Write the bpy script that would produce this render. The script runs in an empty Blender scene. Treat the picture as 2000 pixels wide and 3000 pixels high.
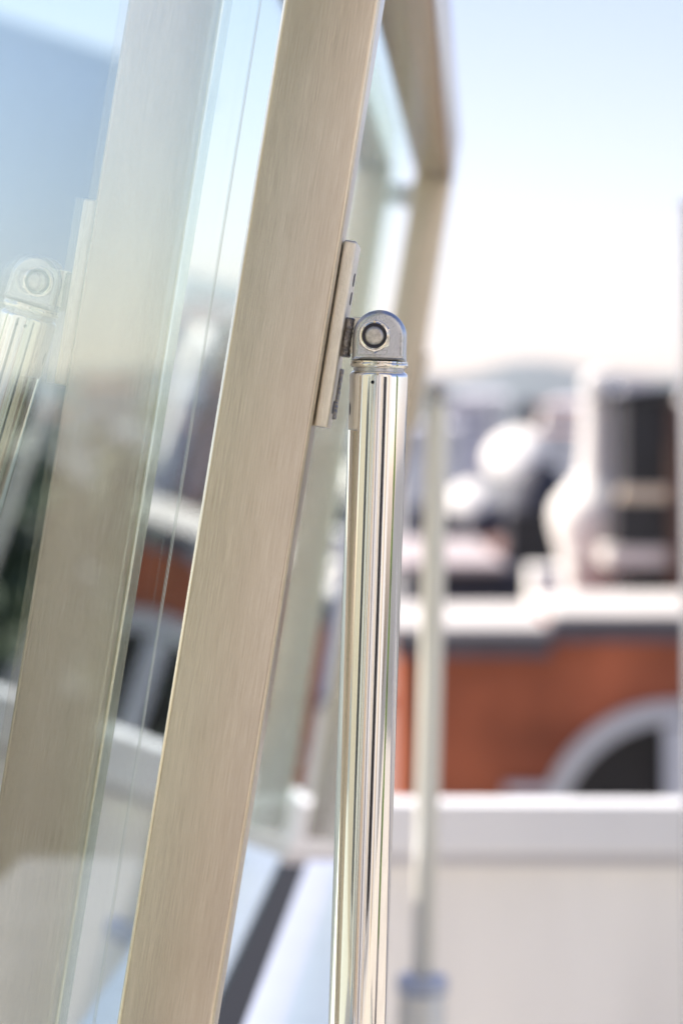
import bpy, bmesh, math, random
from mathutils import Vector, Matrix
random.seed(7)
S = bpy.context.scene
COL = S.collection
R = math.radians

# ------------------------------------------------------------------ camera, world, sun, exposure
EYE = 1.6                       # eye height above the terrace floor
FPX = 7083.3                    # focal length in pixels of the 2000 px wide photograph
HOR = 1250.0                    # row of the horizon
cam_d = bpy.data.cameras.new('camera'); cam = bpy.data.objects.new('camera', cam_d); COL.objects.link(cam)
cam.location = (0, 0, EYE); cam.rotation_euler = (R(90), 0, 0)
cam_d.sensor_fit = 'HORIZONTAL'; cam_d.sensor_width = 24; cam_d.lens = 85
cam_d.shift_y = -(1500 - HOR) / 2000
cam_d.clip_start = .02; cam_d.clip_end = 30000
cam_d.dof.use_dof = True; cam_d.dof.focus_distance = 1.735; cam_d.dof.aperture_fstop = 3.9
S.camera = cam

SUN_AZ, SUN_EL = -70, 40       # degrees clockwise from the view direction, elevation
W = bpy.data.worlds.new('World'); S.world = W; W.use_nodes = True
nt = W.node_tree; bg = nt.nodes['Background']
sky = nt.nodes.new('ShaderNodeTexSky'); sky.sky_type = 'NISHITA'; sky.sun_disc = False
sky.sun_elevation = R(SUN_EL); sky.sun_rotation = R(SUN_AZ)
sky.air_density = 1.0; sky.dust_density = .7; sky.ozone_density = 1.0
tint = nt.nodes.new('ShaderNodeMix'); tint.data_type = 'RGBA'; tint.blend_type = 'MULTIPLY'; tint.inputs[0].default_value = 1
tint.inputs[7].default_value = (1.08, .915, 1.0, 1)      # white balance of the picture
nt.links.new(sky.outputs[0], tint.inputs[6]); nt.links.new(tint.outputs[2], bg.inputs[0]); bg.inputs[1].default_value = .080
sun_d = bpy.data.lights.new('sun', 'SUN'); sun = bpy.data.objects.new('sun', sun_d); COL.objects.link(sun)
sun_d.energy = 4.2; sun_d.angle = R(.5); sun_d.color = (1, .92, .80)
sd = Vector((math.sin(R(SUN_AZ)) * math.cos(R(SUN_EL)), math.cos(R(SUN_AZ)) * math.cos(R(SUN_EL)), math.sin(R(SUN_EL))))
sun.rotation_euler = sd.to_track_quat('Z', 'Y').to_euler(); sun.location = (-10, -10, 12)
S.view_settings.view_transform = 'Standard'; S.view_settings.look = 'None'
S.view_settings.gamma = 1; S.view_settings.use_curve_mapping = False
S.view_settings.exposure = 1.42
S.cycles.use_denoising = True
S.cycles.max_bounces = 12; S.cycles.transparent_max_bounces = 16; S.cycles.glossy_bounces = 8
S.cycles.sample_clamp_indirect = 8

def P(px, py, Y):               # a point of the photograph at distance Y
    return Vector(((px - 1000) / FPX * Y, Y, EYE + (HOR - py) / FPX * Y))

# ------------------------------------------------------------------ materials
def mat(name, color, rough=.5, metal=0, spec=.5, var=0, scale=4, bump=0, bscale=30, stretch=None, coat=0, rvar=0, dark=None, trans=0):
    m = bpy.data.materials.new(name); m.use_nodes = True
    t = m.node_tree; b = t.nodes['Principled BSDF']
    b.inputs['Base Color'].default_value = (*color, 1)
    b.inputs['Roughness'].default_value = rough; b.inputs['Metallic'].default_value = metal
    b.inputs['Specular IOR Level'].default_value = spec
    if coat: b.inputs['Coat Weight'].default_value = coat
    if var or bump or rvar:
        tc = t.nodes.new('ShaderNodeTexCoord'); mp = t.nodes.new('ShaderNodeMapping')
        t.links.new(tc.outputs['Object'], mp.inputs[0])
        if stretch: mp.inputs['Scale'].default_value = stretch
    if var or rvar:
        n = t.nodes.new('ShaderNodeTexNoise'); n.inputs['Scale'].default_value = scale; n.inputs['Detail'].default_value = 6
        t.links.new(mp.outputs[0], n.inputs['Vector'])
    if var:
        r = t.nodes.new('ShaderNodeValToRGB')
        r.color_ramp.elements[0].position = .3; r.color_ramp.elements[1].position = .7
        c0 = dark or tuple(c * (1 - var) for c in color)
        r.color_ramp.elements[0].color = (*c0, 1)
        r.color_ramp.elements[1].color = (*(min(1, c * (1 + var * .5)) for c in color), 1)
        t.links.new(n.outputs[0], r.inputs[0]); t.links.new(r.outputs[0], b.inputs['Base Color'])
    if rvar:
        mr = t.nodes.new('ShaderNodeMapRange'); mr.inputs[1].default_value = .3; mr.inputs[2].default_value = .7
        mr.inputs[3].default_value = max(.02, rough - rvar); mr.inputs[4].default_value = rough + rvar
        t.links.new(n.outputs[0], mr.inputs[0]); t.links.new(mr.outputs[0], b.inputs['Roughness'])
    if bump:
        n2 = t.nodes.new('ShaderNodeTexNoise'); n2.inputs['Scale'].default_value = bscale; n2.inputs['Detail'].default_value = 4
        t.links.new(mp.outputs[0], n2.inputs['Vector'])
        bp = t.nodes.new('ShaderNodeBump'); bp.inputs['Strength'].default_value = bump; bp.inputs['Distance'].default_value = .002
        t.links.new(n2.outputs[0], bp.inputs['Height']); t.links.new(bp.outputs[0], b.inputs['Normal'])
    return m

def brushed_metal():
    # stainless steel brushed along its length: stretched noise drives tint, gloss and relief
    m = bpy.data.materials.new('brushed_steel'); m.use_nodes = True
    t = m.node_tree; b = t.nodes['Principled BSDF']; N = t.nodes.new; L = t.links.new
    b.inputs['Metallic'].default_value = 1.0
    tc = N('ShaderNodeTexCoord')
    def noise(sc, s, d=3):
        mp = N('ShaderNodeMapping'); mp.inputs['Scale'].default_value = sc
        n = N('ShaderNodeTexNoise'); n.inputs['Scale'].default_value = s; n.inputs['Detail'].default_value = d
        L(tc.outputs['Object'], mp.inputs[0]); L(mp.outputs[0], n.inputs['Vector']); return n
    fine = noise((1, 1, .018), 1700, 2); mid = noise((1, 1, .02), 260, 3); big = noise((1, 1, .12), 34, 2)
    r = N('ShaderNodeValToRGB'); r.color_ramp.elements[0].position = .25; r.color_ramp.elements[1].position = .75
    r.color_ramp.elements[0].color = (.49, .425, .34, 1); r.color_ramp.elements[1].color = (.78, .71, .60, 1)
    mx = N('ShaderNodeMath'); mx.operation = 'MULTIPLY_ADD'; mx.inputs[1].default_value = .55
    m2 = N('ShaderNodeMath'); m2.operation = 'MULTIPLY_ADD'; m2.inputs[1].default_value = .145
    m3 = N('ShaderNodeMath'); m3.operation = 'MULTIPLY'; m3.inputs[1].default_value = .3
    L(big.outputs[0], m3.inputs[0]); L(mid.outputs[0], m2.inputs[0]); L(m3.outputs[0], m2.inputs[2])
    L(fine.outputs[0], mx.inputs[0]); L(m2.outputs[0], mx.inputs[2]); L(mx.outputs[0], r.inputs[0])
    L(r.outputs[0], b.inputs['Base Color'])
    b.inputs['Roughness'].default_value = .27
    b.inputs['Anisotropic'].default_value = .5
    bp = N('ShaderNodeBump'); bp.inputs['Strength'].default_value = .15; bp.inputs['Distance'].default_value = .0003
    L(fine.outputs[0], bp.inputs['Height']); L(bp.outputs[0], b.inputs['Normal'])
    return m

def haze_air():
    m = bpy.data.materials.new('haze_air'); m.use_nodes = True; t = m.node_tree; t.nodes.clear()
    o = t.nodes.new('ShaderNodeOutputMaterial'); v = t.nodes.new('ShaderNodeVolumePrincipled')
    v.inputs['Color'].default_value = (.9, .93, 1, 1); v.inputs['Density'].default_value = .00014; v.inputs['Anisotropy'].default_value = .3
    t.links.new(v.outputs[0], o.inputs['Volume']); return m

def pane_glass():
    # float glass: clear body, Fresnel reflection on both faces
    m = bpy.data.materials.new('pane_glass'); m.use_nodes = True
    t = m.node_tree; t.nodes.clear(); N = t.nodes.new; L = t.links.new
    out = N('ShaderNodeOutputMaterial'); mix = N('ShaderNodeMixShader'); tr = N('ShaderNodeBsdfTransparent'); gl = N('ShaderNodeBsdfGlossy')
    fr = N('ShaderNodeFresnel'); geo = N('ShaderNodeNewGeometry'); mr = N('ShaderNodeMapRange')
    mr.inputs[3].default_value = 1.52; mr.inputs[4].default_value = 1 / 1.52
    L(geo.outputs['Backfacing'], mr.inputs[0]); L(mr.outputs[0], fr.inputs['IOR'])
    tr.inputs[0].default_value = (.90, .97, .95, 1); gl.inputs[0].default_value = (.93, .98, .975, 1); gl.inputs['Roughness'].default_value = 0
    L(fr.outputs[0], mix.inputs[0]); L(tr.outputs[0], mix.inputs[1]); L(gl.outputs[0], mix.inputs[2]); L(mix.outputs[0], out.inputs[0])
    return m

M = dict(
    haze=haze_air(), pinkstone=mat('pink_membrane', (.46, .40, .40), .8, var=.08, scale=1), parapet=mat('parapet_coating', (.86, .84, .80), .7, var=.1, scale=1.4, stretch=(2.2, 1, .5), bump=.3, bscale=60), greywall=mat('grey_render', (.19, .21, .235), .85, var=.1, scale=1),
    brushed=brushed_metal(), glass=pane_glass(),
    plate=mat('machined_plate', (.82, .77, .68), .38, 1, var=.12, scale=260, stretch=(1, 1, .25), bump=.35, bscale=1400),
    chrome=mat('polished_steel', (.84, .83, .81), .085, 1, var=.04, scale=30, rvar=.015, bump=.0, stretch=(1, 1, .1)),
    satin=mat('satin_steel', (.55, .57, .61), .26, 1, var=.1, scale=120, bump=.12, bscale=700),
    nut=mat('nut_steel', (.84, .80, .72), .09, 1, var=.1, scale=300),
    bolt=mat('bolt_end_steel', (.60, .57, .54), .42, 1, var=.25, scale=500, bump=.3, bscale=1200),
    nylon=mat('black_nylon', (.012, .012, .025), .35),
    gasket=mat('black_rubber', (.012, .014, .02), .9, 0, .2),
    silicone=mat('clear_silicone', (.5, .55, .58), .2, 0, .5),
    sheet=mat('curb_sheet_metal', (.50, .54, .64), .42, .6, var=.05, scale=6),
    weld=mat('weld_bead', (.30, .28, .27), .22, 1, var=.5, scale=260, bump=1, bscale=400),
    white=mat('white_render', (.76, .74, .70), .8, var=.06, scale=3, bump=.3, bscale=60),
    cap=mat('coping_metal', (.80, .80, .80), .45, var=.04, scale=2),
    brick=mat('red_brick', (.60, .165, .068), .85, var=.6, scale=.7),
    fascia=mat('slate_fascia', (.15, .14, .16), .6, var=.2, scale=3),
    paleroof=mat('pale_membrane', (.60, .57, .54), .75, var=.08, scale=.8),
    dark=mat('dark_opening', (.012, .011, .014), .35, var=.4, scale=2),
    navy=mat('navy_cladding', (.018, .02, .038), .7, var=.2, scale=1),
    terracotta=mat('terracotta_roof', (.30, .17, .14), .8, var=.25, scale=1),
    brown=mat('brown_timber', (.10, .055, .035), .7, var=.3, scale=2),
    lilac=mat('painted_stone', (.55, .55, .60), .8, var=.1, scale=.3),
    tealglass=mat('blue_facade_glass', (.13, .23, .42), .3, 0, .9, var=.15, scale=.5),
    hill=mat('hill_woods', (.04, .07, .075), .95, var=.3, scale=.004),
    ground=mat('city_ground', (.16, .16, .155), .9, var=.3, scale=.02),
    tan=mat('tan_render', (.60, .49, .36), .85, var=.12, scale=1.2),
    deck=mat('stone_deck', (.52, .48, .42), .6, var=.55, scale=1, stretch=(14, .05, 1)),
    leaf=mat('leaf_green', (.09, .15, .025), .6, var=.4, scale=4),
    leafdark=mat('leaf_dark', (.04, .062, .03), .6, var=.4, scale=.8),
    bark=mat('bark', (.09, .07, .05), .9),
    paint=mat('lacquered_post', (.80, .77, .68), .35, .25),
)

# ------------------------------------------------------------------ helpers
def tag(o, label=None, cat=None, group=None, kind=None):
    for k, v in (('label', label), ('category', cat), ('group', group), ('kind', kind)):
        if v: o[k] = v
    return o
def empty(name, mx=None, label=None, cat=None, group=None):
    o = bpy.data.objects.new(name, None); COL.objects.link(o); o.empty_display_size = .05
    if mx is not None: o.matrix_world = mx if isinstance(mx, Matrix) else Matrix.Translation(mx)
    return tag(o, label, cat, group)
def obj(name, bm, m, parent=None, smooth=False):
    bmesh.ops.recalc_face_normals(bm, faces=bm.faces)
    me = bpy.data.meshes.new(name); bm.to_mesh(me); bm.free(); me.materials.append(M[m])
    if smooth:
        for p in me.polygons: p.use_smooth = True
        me.set_sharp_from_angle(angle=R(38))
    o = bpy.data.objects.new(name, me); COL.objects.link(o)
    if parent: o.parent = parent
    return o
def box(bm, a, b, bev=0, seg=2):
    g = bmesh.ops.create_cube(bm, size=1)
    a, b = Vector(a), Vector(b); c = (a + b) / 2; s = b - a
    for v in g['verts']: v.co = Vector((v.co.x * s.x, v.co.y * s.y, v.co.z * s.z)) + c
    if bev:
        es = {e for v in g['verts'] for e in v.link_edges}
        bmesh.ops.bevel(bm, geom=list(es), offset=bev, segments=seg, profile=.5, affect='EDGES')
    return bm
def B(a, b, bev=0, seg=2): return box(bmesh.new(), a, b, bev, seg)
def lathe(prof, seg=64, bm=None, axis='Z', off=(0, 0, 0)):
    bm = bm or bmesh.new(); rings = []; off = Vector(off)
    for r, z in prof:
        ring = []
        for k in range(seg):
            a = 2 * math.pi * k / seg; x, y = r * math.cos(a), r * math.sin(a)
            co = Vector((x, y, z)) if axis == 'Z' else Vector((x, z, y))
            ring.append(bm.verts.new(co + off))
        rings.append(ring)
    for a, b in zip(rings, rings[1:]):
        for k in range(seg): bm.faces.new((a[k], a[(k + 1) % seg], b[(k + 1) % seg], b[k]))
    bm.faces.new(rings[0]); bm.faces.new(rings[-1])
    return bm
def prism(pts, y0, y1, bev=0, bm=None, seg=2):       # polygon in x,z extruded along y
    bm = bm or bmesh.new()
    a = [bm.verts.new((x, y0, z)) for x, z in pts]; b = [bm.verts.new((x, y1, z)) for x, z in pts]
    f0 = bm.faces.new(a); bm.faces.new(b[::-1]); n = len(pts)
    for k in range(n): bm.faces.new((a[k], b[k], b[(k + 1) % n], a[(k + 1) % n]))
    bmesh.ops.recalc_face_normals(bm, faces=bm.faces)
    if bev:
        es = [e for e in bm.edges if len({round(v.co.y, 6) for v in e.verts}) == 1]
        bmesh.ops.bevel(bm, geom=es, offset=bev, segments=seg, profile=.5, affect='EDGES')
    return bm
def copy_tree(o, parent=None):
    c = o.copy(); COL.objects.link(c); c.parent = parent
    for ch in [x for x in COL.objects if x.parent == o]: copy_tree(ch, c)
    return c

# ------------------------------------------------------------------ large structure: ground, terrace, hill
g = obj('ground', B((-2500, -50, -15.2), (3300, 3980, -15)), 'ground'); tag(g, kind='structure')
t = obj('terrace_floor', B((-7, -.7, -.3), (7, 4.87, 0)), 'deck'); tag(t, kind='structure')

def hill():
    bm = bmesh.new(); cols = []
    n = 90
    for i in range(n + 1):
        px = -3500 + 10000 * i / n
        top = 1104 - 38 * math.exp(-((px - 1580) / 230) ** 2) - 25 * math.exp(-((px - 500) / 500) ** 2) - 30 * math.exp(-((px - 2700) / 600) ** 2) + 10 * math.sin(px * .011) + 5 * math.sin(px * .037)
        row = [P(px, top, 3200)]
        for k in range(1, 5):
            q = P(px, top + (1290 - top) * k / 4, 3200 - 420 * k); row.append(q)
        q = row[-1].copy(); q.z = -15; row.append(q)
        back = row[0].copy(); back.y += 700; back.z = -15.1
        cols.append([bm.verts.new(back)] + [bm.verts.new(v) for v in row])
    for a, b in zip(cols, cols[1:]):
        for k in range(len(a) - 1): bm.faces.new((a[k], a[k + 1], b[k + 1], b[k]))
    return bm
tag(obj('hill', hill(), 'hill', smooth=True), kind='structure')

# ------------------------------------------------------------------ the tilted glass roof hatch
a_ = .163
Wd = Vector((.0565, 1, 0)).normalized()
V = Vector((a_, -.0565 * a_, 1)).normalized()
Nn = Wd.cross(V).normalized()
S0 = .2045
base_l = Vector((.05, 1.7, -.78))
org = Vector((0, 0, EYE)) - S0 * Nn
HM = Matrix((Nn, Wd, V)).transposed().to_4x4()
HM.translation = org + HM.to_3x3() @ base_l
def hb(a, b, bev=0, seg=2):       # box given in hatch coordinates (across, away, up the slope)
    return B(Vector(a) - base_l, Vector(b) - base_l, bev, seg)
hatch = empty('roof_hatch', HM, 'tilted glass roof hatch with brushed steel beams, opened steeply beside the strut', 'roof hatch')
V0, V1 = -.775, .428
FAR = 4.3
obj('glass_pane', hb((-.003, .80, V0 + .0), (0, FAR + .07, V1 + .085), .0004, 1), 'glass', hatch)
NB0, NB1 = .0205, .0885
def beam(w0, d):
    return obj('beam', hb((NB0, w0, V0), (NB1, w0 + d, V1), .0038, 5), 'brushed', hatch, True)
b1 = beam(1.700, .050); b1['label'] = 'sharp brushed steel beam carrying the bracket plate'
b2 = beam(FAR, .050); b2['label'] = 'blurred far beam at the back end of the hatch'
obj('top_rail', hb((NB0, .80, V1 + .001), (NB1, FAR + .05, V1 + .08), .003, 3), 'brushed', hatch, True)
# glazing spacers and sealant between pane and beams
for w0 in (1.712, FAR + .012):
    sp = obj('glazing_clip', hb((.0005, w0 + .012, V1 - .06), (NB0 - .0005, w0 + .026, V1 - .02), .001), 'satin', hatch)
for dn, ww in ((.0, 1.735), (.0, 1.7425)):
    obj('seal_line', hb((.0003, ww, V0 + .01), (.0006, ww + .0005, V1 - .01), .0003, 1), 'silicone', hatch)
# bracket plate on the beam, with lug, weld, bolts
PX0, PX1 = NB1 + .0008, NB1 + .0105
def vh(py, w, n=.095): return ((HOR - py) / FPX * w - (n - S0) * Nn.z) / V.z       # slope coordinate of a row at depth w
vt, vb = vh(704, 1.715), vh(1253, 1.715)
# across shift of the slope coordinate is handled by the lean itself
plate = obj('bracket_plate', hb((PX0, 1.712, vb), (PX1, 1.766, vt), .0022, 4), 'plate', hatch, True)
def cylx(bm, r, x0, x1, y, z, seg=24):
    vs = [[bm.verts.new((x, y + r * math.cos(2 * math.pi * k / seg), z + r * math.sin(2 * math.pi * k / seg))) for k in range(seg)] for x in (x0, x1)]
    bm.faces.new(vs[0]); bm.faces.new(vs[1][::-1])
    for k in range(seg): bm.faces.new((vs[0][k], vs[1][k], vs[1][(k + 1) % seg], vs[0][(k + 1) % seg]))
    return bm
for py in (815, 870, 1190):
    v_ = vh(py, 1.735)
    sc = obj('countersunk_screw', cylx(bmesh.new(), .0048, PX1 - .0005 - base_l.x, PX1 + .0006 - base_l.x, 1.742 - base_l.y, v_ - base_l.z), 'nylon', plate)
# weld bead where the lug meets the plate
def bead(pts, r, seed):
    rr = random.Random(seed); bm = bmesh.new(); rings = []
    for i, p in enumerate(pts):
        rad = r * (1 + .05 * math.sin(i * 2.1) + .07 * rr.uniform(-1, 1)) * (.8 if i in (0, len(pts) - 1) else 1); ring = []
        for k in range(10):
            a = 2 * math.pi * k / 10
            ring.append(bm.verts.new((p[0] + rad * math.cos(a), p[1] + rad * math.sin(a), p[2])))
        rings.append(ring)
    for a, b in zip(rings, rings[1:]):
        for k in range(10): bm.faces.new((a[k], a[(k + 1) % 10], b[(k + 1) % 10], b[k]))
    bm.faces.new(rings[0]); bm.faces.new(rings[-1])
    return bm
vz0, vz1 = vh(926, 1.73), vh(1040, 1.73)
for wv, sd_ in ((1.7265, 1), (1.7395, 2)):
    pts = [(PX1 + .0030 - base_l.x, wv - base_l.y, vz0 + (vz1 - vz0) * i / 26 - base_l.z) for i in range(27)]
    obj('weld_bead', bead(pts, .0037, sd_), 'weld', plate, True)
vz2, vz3 = vh(1075, 1.735), vh(1225, 1.735)
pts = [(PX1 + .0001 - base_l.x, 1.757 - base_l.y, vz2 + (vz3 - vz2) * i / 40 - base_l.z) for i in range(41)]
obj('weld_bead', bead(pts, .0026, 5), 'weld', plate, True)

# ------------------------------------------------------------------ struts
HMi = HM.inverted()
def make_strut():
    """upright tube with clevis head; local origin at the bolt centre, z along the tube"""
    s = empty('support_strut', None, 'sharp polished steel strut with domed clevis head and locknut, nearest the viewer', 'strut', 'support struts of the glass hatch')
    r = .0209
    # main tube
    tb = obj('tube', lathe([(r - .0040, -.0249), (r - .0026, -.0251), (r - .0010, -.0262), (r - .0002, -.0274), (r, -.0290), (r, -1.047), (r - .001, -1.049)], 128), 'chrome', s, True)
    # rings under the head
    obj('neck_ring', lathe([(.0165, -.0215), (r - .0026, -.0222), (r - .0026, -.0252), (.012, -.0254)], 96), 'satin', s, True)
    obj('head_collar', lathe([(r - .0024, -.0177), (r - .0004, -.0179), (r - .0003, -.0186), (r - .0008, -.0189), (r - .0006, -.0194), (r - .0001, -.0203), (r - .0002, -.0212), (r - .0012, -.0224), (r - .003, -.0232)], 96), 'nut', s, True)
    # clevis cheeks: dome outline seen from the front
    hw = .0190
    def dome(hw, top, z0, n=28):
        p = [(-hw * 1.02, z0), (hw * 1.02, z0), (hw, z0 + .006)]
        for k in range(n + 1):
            a = math.pi * k / n; p.append((hw * math.cos(a), -.0004 + top * math.sin(a)))
        p.append((-hw, z0 + .006))
        return p
    hd = obj('clevis_head', prism(dome(hw, .0190, -.0176), -.0168, -.0065, .0049, seg=8), 'satin', s, True)
    obj('clevis_cheek', prism(dome(hw, .0190, -.0176), .0065, .0165, .0022, seg=4), 'satin', s, True)
    obj('clevis_bridge', prism([(-hw * .98, -.0176), (hw * .98, -.0176), (hw * .98, -.0135), (-hw * .98, -.0135)], -.0064, .0064), 'satin', s)
    # milled flat under the nut
    obj('milled_flat', B((-.0090, -.01715, -.0135), (.0058, -.01655, -.0100), .0002, 1), 'satin', hd)
    bx = -.0034
    # nylon insert lock nut
    hexp = [(bx + .0122 * math.cos(R(90 + 60 * k)), .0122 * math.sin(R(90 + 60 * k)) - .0006) for k in range(6)]
    nut = obj('lock_nut', prism(hexp, -.0206, -.0166, .0011, seg=1), 'chrome', s, True)
    obj('nut_washer', lathe([(.0106, -.0214), (.0110, -.0207), (.0104, -.0200)], 64, axis='Y', off=(bx, 0, -.0002)), 'nut', nut, True)
    obj('nut_collar', lathe([(.0079, -.0216), (.0084, -.0226), (.0090, -.0229), (.0099, -.0224), (.0103, -.0210), (.0105, -.0195)], 64, axis='Y', off=(bx, 0, 0)), 'nut', nut, True)
    obj('nylon_ring', lathe([(.0066, -.0226), (.0070, -.0230), (.0087, -.0232), (.0090, -.0225)], 64, axis='Y', off=(bx, 0, 0)), 'nylon', nut, True)
    bo = lathe([(.0004, -.0252), (.0044, -.0251), (.0050, -.0249), (.0062, -.0238), (.0068, -.0230), (.0068, -.0200)], 64, axis='Y', off=(bx, 0, 0))
    obj('bolt', bo, 'bolt', s, True)
    # little punch hole near the top of the tube
    obj('punch_mark', lathe([(.0001, -r - .0002), (.0006, -r - .0003), (.0011, -r - .00025), (.0013, -r + .0002)], 24, axis='Y', off=(-.0036, 0, -.0330)), 'gasket', tb, True)
    # lug between the cheeks, reaching to the plate
    lug = obj('lug', B((-.0212, -.0060, -.0132), (.010, .0060, .0130), .0012, 2), 'plate', s, True)
    # lower housing with collar
    h = obj('housing', lathe([(.040, -1.081), (.0432, -1.086), (.0432, -1.63), (.040, -1.635)], 96), 'paint', s, True)
    obj('housing_collar', lathe([(.026, -1.048), (.043, -1.052), (.046, -1.058), (.046, -1.076), (.043, -1.081)], 96), 'sheet', s, True)
    obj('foot_plate', B((-.07, -.07, -1.662), (.07, .07, -1.6355), .004), 'satin', s, True)
    return s

strut = make_strut()
top = P(1113, 985, 1.733); foot = P(1046, 3000, 1.742)
def strut_matrix(top, foot, yaw):
    z = (top - foot).normalized(); f = Vector((math.sin(yaw), math.cos(yaw), 0))
    x = f.cross(z).normalized(); y = z.cross(x)
    m = Matrix((x, y, z)).transposed().to_4x4(); m.translation = top
    return m
strut.matrix_world = strut_matrix(top, foot, math.atan(.045))
s2 = copy_tree(strut)
s2['label'] = 'blurred far strut with wide collar and housing, in front of the pale parapet wall'
t2 = P(1284, 1145, 4.34); f2 = P(1238, 2860, 4.34)
s2.matrix_world = strut_matrix(t2, f2, math.atan(.045))
for c in [x for x in COL.objects if x.parent == s2 and x.name.startswith('tube')]:
    c.data = c.data.copy(); c.data.materials[0] = M['paint']
# the far bracket plate
obj('bracket_plate', hb((PX0, FAR + .012, vb), (PX1, FAR + .066, vt), .0022, 2), 'plate', hatch, True)

# curb below the hatch
ch = empty('hatch_curb', Vector((0, 3, 0)), 'blue grey sheet metal curb under the glass hatch with a dark rubber gap', 'curb')
ca = math.atan(.0565)
CM = Matrix.Translation((0, 0, 0)) @ Matrix.Rotation(-ca, 4, 'Z')
ch.matrix_world = CM
zc = EYE - .795
foot_h = -(S0 / Nn.x + a_ * .80)
obj('curb_top', B((foot_h + .026, .85, zc - .03), (-.172, 4.42, zc), .003), 'sheet', ch, True)
obj('curb_inner_sheet', B((foot_h - .50, .85, zc - .03), (foot_h - .024, 4.42, zc), .003), 'fascia', ch, True)
obj('rubber_gap', B((foot_h - .0235, .86, zc - .03), (foot_h + .0255, 4.41, zc - .006)), 'gasket', ch)
obj('curb_wall', B((foot_h - .50, .87, .0), (-.19, 4.40, zc - .0305)), 'cap', ch)

# ------------------------------------------------------------------ parapet
pw = empty('parapet_wall', Vector((1, 4.9, 0)), 'pale grey parapet wall with metal coping, behind the far strut', 'wall')
pw.matrix_world = Matrix.Translation((0, 5.02, 0)) @ Matrix.Rotation(R(-1.15), 4, 'Z')
zt = EYE - 1087 / FPX * 5.1
obj('wall_face', B((-.28, .05, -.3), (9, .09, zt - .134), .004), 'parapet', pw)
obj('coping', B((-.30, 0, zt - .106), (9.02, .095, zt), .008, 3), 'cap', pw)
obj('coping_shade_strip', B((-.28, .035, zt - .1336), (9, .09, zt - .1065)), 'lilac', pw)  # strip whose bluish colour stands in for the shade under the coping

# post at the right edge
pr = empty('railing_post', P(2018, 2300, 4.6), 'slim pale post cut by the right edge, above the parapet', 'post')
pr_top = P(2019, 590, 4.6); pr_bot = P(2040, 3000, 4.6)
L_ = (pr_top - pr_bot).length
pr.matrix_world = strut_matrix(pr_bot, pr_bot - (pr_top - pr_bot), 0)
obj('post_tube', lathe([(.021, 0), (.021, L_ - .01)], 48), 'satin', pr, True)
obj('post_cap', lathe([(.021, L_ - .0095), (.0235, L_ - .008), (.0235, L_ - .002), (.020, L_)], 48), 'satin', pr, True)

# ------------------------------------------------------------------ buildings beyond
def pbox(name, x0, x1, y0, y1, Y, dep, m, parent=None, bev=0, bot=None):
    a = P(x0, y1, Y); b = P(x1, y0, Y)
    z0 = bot if bot is not None else a.z
    bm = B((a.x, Y, z0), (b.x, Y + dep, b.z), bev)
    if parent:
        for v in bm.verts: v.co -= parent.location
    return obj(name, bm, m, parent)
def bld(name, x, Y, label, cat='building', group=None):
    q = P(x, 1250, Y); return empty(name, Vector((q.x, Y, -15)), label, cat, group)

bh = bld('brick_house', 1700, 25, 'orange red brick house with pale flat roof edge and arched window, above the parapet')
pbox('wall', 1165, 2270, 1864, 2500, 25, 3, 'brick', bh, bot=-15)
pbox('gutter', 1150, 1612, 1862, 1925, 24.9, .09, 'fascia', bh)
pbox('roof_edge', 1100, 1612, 1832, 1860, 24.7, 3.1, 'paleroof', bh, .05)
pbox('roof_edge', 1616, 2300, 1795, 1814, 24.75, 3.1, 'paleroof', bh, .05)
pbox('roof_fascia', 1616, 2300, 1816, 1880, 24.95, .8, 'fascia', bh)
def ring(cx, cy, r0, r1, Y, dep, n=40):
    bm = bmesh.new(); rows = []
    for k in range(n + 1):
        a = math.pi * (k / n); c, s_ = math.cos(a), math.sin(a)
        rows.append([bm.verts.new(P(cx + r * c, cy - r * s_, Y) + Vector((0, d, 0)) - bh.location) for r, d in ((r0, 0), (r1, 0), (r1, dep), (r0, dep))])
    for a, b in zip(rows, rows[1:]):
        for k in range(4): bm.faces.new((a[k], a[(k + 1) % 4], b[(k + 1) % 4], b[k]))
    bm.faces.new(rows[0]); bm.faces.new(rows[-1][::-1])
    return bm
wn = obj('arched_window', ring(1980, 2462, 345, 404, 24.8, .15), 'white', bh)
obj('window_glass', lathe([(343 / FPX * 24.9, 0), (343 / FPX * 24.9, .03)], 48, axis='Y', off=P(1980, 2462, 24.9) - bh.location), 'dark', wn)
pbox('mullion', 1950, 2010, 2130, 2500, 24.5, .1, 'cap', bh).parent = bh
pbox('window_sill', 1480, 1600, 2305, 2330, 24.8, .15, 'cap', bh)

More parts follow.
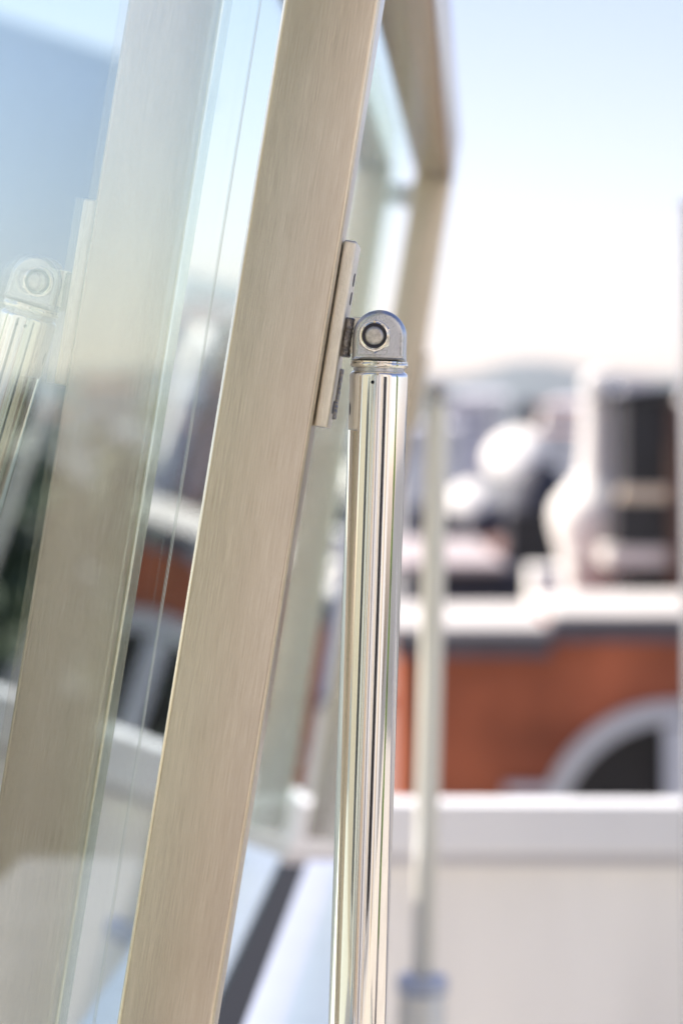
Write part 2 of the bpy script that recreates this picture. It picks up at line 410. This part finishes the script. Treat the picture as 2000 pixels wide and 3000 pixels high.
# rooftop clutter behind the brick house
ph = bld('penthouse', 1400, 38, 'dark navy penthouse over a pinkish white slab, left above the brick house')
pbox('upper_wall', 1200, 1530, 1490, 1574, 45.4, 3, 'navy', ph)
pbox('slab', 1150, 1490, 1646, 1674, 37.2, 8, 'pinkstone', ph, .1)
pbox('lower_wall', 1200, 1565, 1676, 1733, 37.8, 6, 'navy', ph, bot=-15)
th = bld('terracotta_house', 1570, 44, 'low house with reddish tiled roof between the penthouse and the white chimney')
pbox('wall', 1480, 1700, 1640, 1733, 44, 6, 'lilac', th, bot=-15)
def gable(x0, x1, yb, yt, Y, dep, parent, m='terracotta', name='roof'):
    a = P(x0, yb, Y) - parent.location; b = P(x1, yb, Y) - parent.location; h = P(0, yt, Y).z - P(0, yb, Y).z
    bm = bmesh.new(); mid = dep / 2
    vs = [bm.verts.new(c) for c in ((a.x, a.y, a.z), (b.x, a.y, a.z), (b.x, a.y + dep, a.z), (a.x, a.y + dep, a.z), (a.x, a.y + mid, a.z + h), (b.x, a.y + mid, a.z + h))]
    for f in ((0, 1, 5, 4), (2, 3, 4, 5), (0, 4, 3), (1, 2, 5), (3, 2, 1, 0)): bm.faces.new([vs[k] for k in f])
    return obj(name, bm, m, parent)
gable(1450, 1720, 1638, 1520, 43.6, 7, th)
for k in range(3): pbox('window', 1510 + k * 60, 1540 + k * 60, 1655, 1700, 43.95, .06, 'dark', th)
wl = bld('low_white_wall', 1620, 33, 'whitish roof wall just above the brick house, under the chimney', 'wall')
pbox('wall_block', 1560, 1800, 1668, 1736, 33, 1.2, 'white', wl, bot=-15)

wc = bld('roof_vent', 1745, 30, 'tall bell shaped white roof vent widening downwards, left of the dark dormer', 'roof vent')
def pprism(pts, Y, dep, parent, m, name):
    q = [P(x, y, Y) - parent.location for x, y in pts]
    return obj(name, prism([(v.x, v.z) for v in q], q[0].y, q[0].y + dep), m, parent)
def plathe(name, cx, prof, Y, parent, m):       # prof: (radius px, row) from bottom to top
    q = P(cx, 1250, Y) - parent.location
    return obj(name, lathe([(r_ / FPX * Y, (HOR - y) / FPX * Y) for r_, y in prof], 40, off=(q.x, 0, q.z)), m, parent, True)
plathe('bell', 1738, [(92, 1700), (96, 1645), (118, 1570), (128, 1520), (124, 1480), (104, 1450), (74, 1420), (60, 1395)], 30, wc, 'white')
plathe('neck', 1750, [(58, 1394), (50, 1300), (46, 1220), (48, 1166)], 30, wc, 'white')
plathe('cap', 1755, [(20, 1165), (46, 1150), (52, 1125), (44, 1098), (18, 1085)], 30, wc, 'white')
wl2 = bld('roof_ledge', 1830, 29.6, 'pinkish ledge at the foot of the bell shaped vent', 'ledge')
pbox('ledge_top', 1670, 1975, 1640, 1664, 29.6, 1.6, 'paleroof', wl2)
pbox('ledge_base', 1680, 1790, 1666, 1737, 29.7, 1.4, 'paleroof', wl2, bot=-15)

dd = bld('dark_dormer_house', 1900, 28.4, 'black dormer house with olive ledge and brown timber edge at the right')
pbox('upper_wall', 1830, 1985, 1165, 1428, 28.5, 1.2, 'dark', dd)
pprism([(1790, 1150), (1990, 1126), (1990, 1162), (1850, 1164), (1800, 1160)], 28.3, 1.5, dd, 'dark', 'roof')
pbox('ledge', 1815, 1990, 1432, 1466, 28.3, .3, 'tan', dd)
pbox('lower_wall', 1805, 1985, 1470, 1600, 28.45, 1.2, 'dark', dd)
pbox('base', 1830, 1985, 1662, 1737, 28.45, 1.0, 'dark', dd, bot=-15)
pbox('sill', 1780, 1985, 1606, 1658, 28.35, 1.1, 'paleroof', dd)
pbox('timber_edge', 1960, 1992, 1180, 1733, 28.2, .08, 'brown', dd)
pbox('timber_edge', 2080, 2110, 1180, 1733, 28.2, .08, 'brown', dd)
pbox('side_wall', 1996, 2078, 1180, 1733, 28.5, 1.2, 'terracotta', dd, bot=-15)

# satellite dishes and dark dome
def dish(px, py, r, Y, label, turn):
    q = P(px, py, Y); s = empty('satellite_dish', Vector((q.x, Y, q.z - r * 1.6)), label, 'satellite dish')
    bm = lathe([(.001, 0), (r * .5, .03 * r), (r * .8, .12 * r), (r, .25 * r), (r * .98, .3 * r), (.001, .12 * r)], 32, axis='Y')
    rot = Matrix.Translation((0, -.2, r * 1.6)) @ Matrix.Rotation(R(turn), 4, 'Z') @ Matrix.Rotation(R(-38), 4, 'X')
    bmesh.ops.transform(bm, matrix=rot, verts=bm.verts)
    obj('reflector', bm, 'white', s, True)
    obj('mast', lathe([(.035, -r * .6), (.035, r * 1.5)], 12), 'satin', s, True)
    return s
dish(1490, 1310, .46, 36, 'upper oval white satellite dish on the roofs, left of the bell shaped vent', -30)
dish(1368, 1448, .34, 36, 'lower left round white satellite dish beside the far strut', -20)
dm = bld('domed_roof_house', 1570, 40, 'small dark house with rounded purple blue roof, between dish and chimney stack')
q = P(1590, 1500, 40) - dm.location
obj('dome_roof', lathe([(.46, 0), (.45, .25), (.40, .5), (.28, .72), (.12, .82), (.001, .84)], 32, off=q + Vector((0, .6, 0))), 'navy', dm, True)
pbox('wall', 1490, 1660, 1502, 1560, 40, 1.4, 'dark', dm, bot=-15)
fn = bld('roof_finial', 1545, 60, 'small dark finial blob against the pale city', 'finial')
pbox('mast', 1540, 1550, 1215, 1500, 60, .1, 'navy', fn, bot=-15)
obj('ball', lathe([(.01, -.32), (.25, -.22), (.34, 0), (.25, .22), (.01, .32)], 24, off=P(1545, 1210, 60.05) - fn.location), 'navy', fn, True)

# the city on the slope: pale blocks, each a building
rc = random.Random(11)
for i in range(64):
    row = i % 4
    Y = (160, 280, 460, 760)[row] * rc.uniform(.9, 1.12)
    x = -1300 + (i // 4) * 310 + rc.uniform(-90, 90) + row * 80
    w = rc.uniform(90, 190); ytop = (1255, 1205, 1165, 1140)[row] + rc.uniform(-18, 28)
    c = bld('city_building', x + w / 2, Y, 'pale blurred town block on the distant slope', 'building', 'town blocks on the distant slope')
    m_ = rc.choice(['lilac', 'lilac', 'white', 'paleroof', 'terracotta' if row < 2 else 'lilac'])
    pbox('wall', x, x + w, ytop, 1600, Y, Y * .03, m_, c, bot=-15)
    gable(x - 4, x + w + 4, ytop - 1, ytop - rc.uniform(14, 30), Y * .9995, Y * .032, c, rc.choice(['terracotta', 'lilac', 'fascia', 'lilac']))
    hb_ = FPX / Y
    for r_ in range(3):
        for k in range(3):
            wx = x + w * (.12 + .3 * k); wy = ytop + 12 + r_ * 30
            pbox('window', wx, wx + w * .13, wy, wy + 13, Y - .08, .1, 'fascia', c)

# blue glazed building and dark planting to the right, seen in the hatch glass
gb = bld('glazed_office', 2700, 32, 'blue glazed office block to the right, seen mirrored in the hatch glass')
pbox('glass_front', 2440, 3350, 540, 1290, 32, 1.4, 'tealglass', gb)
pbox('roof_slab', 2425, 3365, 522, 538, 31.9, 1.5, 'tealglass', gb)
pbox('ledge', 2425, 3365, 1292, 1352, 31.6, 1.8, 'fascia', gb)
pbox('white_storey', 2560, 3350, 1355, 1480, 32, 1.4, 'lilac', gb, bot=None)
pbox('base', 2440, 3350, 1483, 2000, 32, 1.4, 'dark', gb, bot=-15)
pbox('corner_wall', 2440, 2556, 1355, 1480, 32.1, 1.3, 'tealglass', gb)
for k in range(9): pbox('facade_mullion', 2500 + k * 105, 2508 + k * 105, 540, 1290, 31.93, .06, 'tealglass', gb)

# ------------------------------------------------------------------ trees
def crown(bm, c, rx, rz, n, leaf, rnd):
    for _ in range(n):
        while True:
            d = Vector((rnd.uniform(-1, 1), rnd.uniform(-1, 1), rnd.uniform(-1, 1)))
            if .25 < d.length < 1: break
        k = 1 + .22 * math.sin(d.x * 7 + c.x) + .18 * math.sin(d.z * 9 + c.y)
        p = c + Vector((d.x * rx * k, d.y * rx * k, d.z * rz * k))
        u = Vector((rnd.gauss(0, 1), rnd.gauss(0, 1), rnd.gauss(0, 1))).normalized(); w_ = u.orthogonal().normalized()
        s_ = leaf * rnd.uniform(.6, 1.4)
        bm.faces.new([bm.verts.new(p + u * s_), bm.verts.new(p + w_ * s_ * .5), bm.verts.new(p - u * s_), bm.verts.new(p - w_ * s_ * .5)])
def tree(x, ytop, ybot, Y, wpx, label, m='leafdark', name='tree', ground=-15, leaf=.16, n=1800, group=None):
    rnd = random.Random(int(x * 7 + Y)); q = P(x, 1250, Y); zt_ = P(x, ytop, Y).z; zb = P(x, ybot, Y).z
    t_ = empty(name, Vector((q.x, Y, ground)), label, 'tree' if name != 'shrub' else 'shrub', group)
    rz = (zt_ - zb) / 2; rx = wpx / 2 / FPX * Y
    bm = bmesh.new()
    for j in range(6):
        cz = zb + rz * 2 * (.15 + .7 * j / 5) - ground
        crown(bm, Vector((rnd.uniform(-.35, .35) * rx, rnd.uniform(-.3, .3) * rx, cz)), rx * rnd.uniform(.55, .85), rz * .38, n // 6, leaf, rnd)
    obj('crown', bm, m, t_)
    obj('trunk', lathe([(.05 * rx + .02, 0), (.035 * rx + .015, (zb - ground) * .6), (.02 * rx + .008, zb - ground + rz)], 10), 'bark', t_, True)
    return t_
tree(60, 1270, 3100, 18, 700, 'dark dense tree beyond the parapet at the far left, behind the glass')
tree(480, 1330, 3100, 21, 560, 'dark tree beyond the parapet between the mirrored beam and the left tree')
tree(-420, 1250, 3100, 20, 800, 'dark broad tree outside the left edge, behind the glass')
tree(2520, 1560, 2300, 17, 560, 'dark green tree right of the brick house, seen mirrored in the glass')
tree(2950, 1500, 2350, 18, 640, 'broad green tree farthest right, seen mirrored in the glass')

# ------------------------------------------------------------------ what stands behind and beside the viewer (mirrored in the steel)
WY = -2.0
hw_ = empty('terrace_house', Vector((0, WY, 0)), 'pale rendered house behind the viewer, mirrored in the polished strut', 'building')
def hbx(name, a, b, m, par=hw_): return obj(name, B(Vector(a) - hw_.location, Vector(b) - hw_.location), m, par)
hbx('wall', (-9, WY - .4, -15), (-1.6, WY, 6.0), 'tan')
hbx('wall', (-1.595, WY - .4, -15), (-.2, WY, 1.98), 'tan')
hbx('upper_wall', (-1.595, WY - .4, 1.982), (-.2, WY, 6.0), 'greywall')
hbx('wall', (-.195, WY - .4, -15), (5, WY, 6.0), 'white')
hbx('eaves', (-9.3, WY - 1, 6.01), (5.3, WY + .3, 6.2), 'white')
for x0, x1, d_, m_ in ((-.40, -.20, .08, 'white'), (-.07, -.035, .08, 'brown'), (-1.25, -1.17, .06, 'greywall'), (-.62, -.58, .05, 'brown'),
                      (.30, .42, .05, 'lilac'), (.62, .66, .06, 'paint'), (.9, 1.05, .07, 'tan'), (-2.3, -2.0, .09, 'white'), (-1.9, -1.84, .06, 'greywall'), (2.9, 3.3, .09, 'tan')):
    hbx('reflection_strip', (x0, WY + .003, -6), (x1, WY + d_, 6.0), m_)  # unseen tinted strips, added to put reflected streaks into the polished tube
for x in (-3.6, 1.3):
    f = hbx('door_frame', (x - .06, WY + .003, -.3), (x + 1.0, WY + .06, 2.3), 'white')
    obj('door_glass', B(Vector((x, WY + .062, -.2)) - hw_.location, Vector((x + .94, WY + .07, 2.22)) - hw_.location), 'dark', f)
sh = empty('shrub', Vector((2.3, 1.25, 0)), 'tall narrow green shrub in a pot to the right of the viewer', 'shrub')
bm = bmesh.new(); rnd = random.Random(5)
for j in range(11): crown(bm, Vector((0, 0, .5 + j * .2)), .17, .2, 300, .035, rnd)
obj('foliage', bm, 'leaf', sh); obj('stem', lathe([(.03, .3), (.012, 2.3)], 10), 'bark', sh, True)
obj('pot', lathe([(.14, 0), (.2, .4), (.22, .42), (.2, .44), (.18, .40)], 32), 'fascia', sh, True)

# ------------------------------------------------------------------ haze
tag(obj('haze', B((-2600, -60, -16.5), (3400, 3990, 160)), 'haze'), kind='stuff')
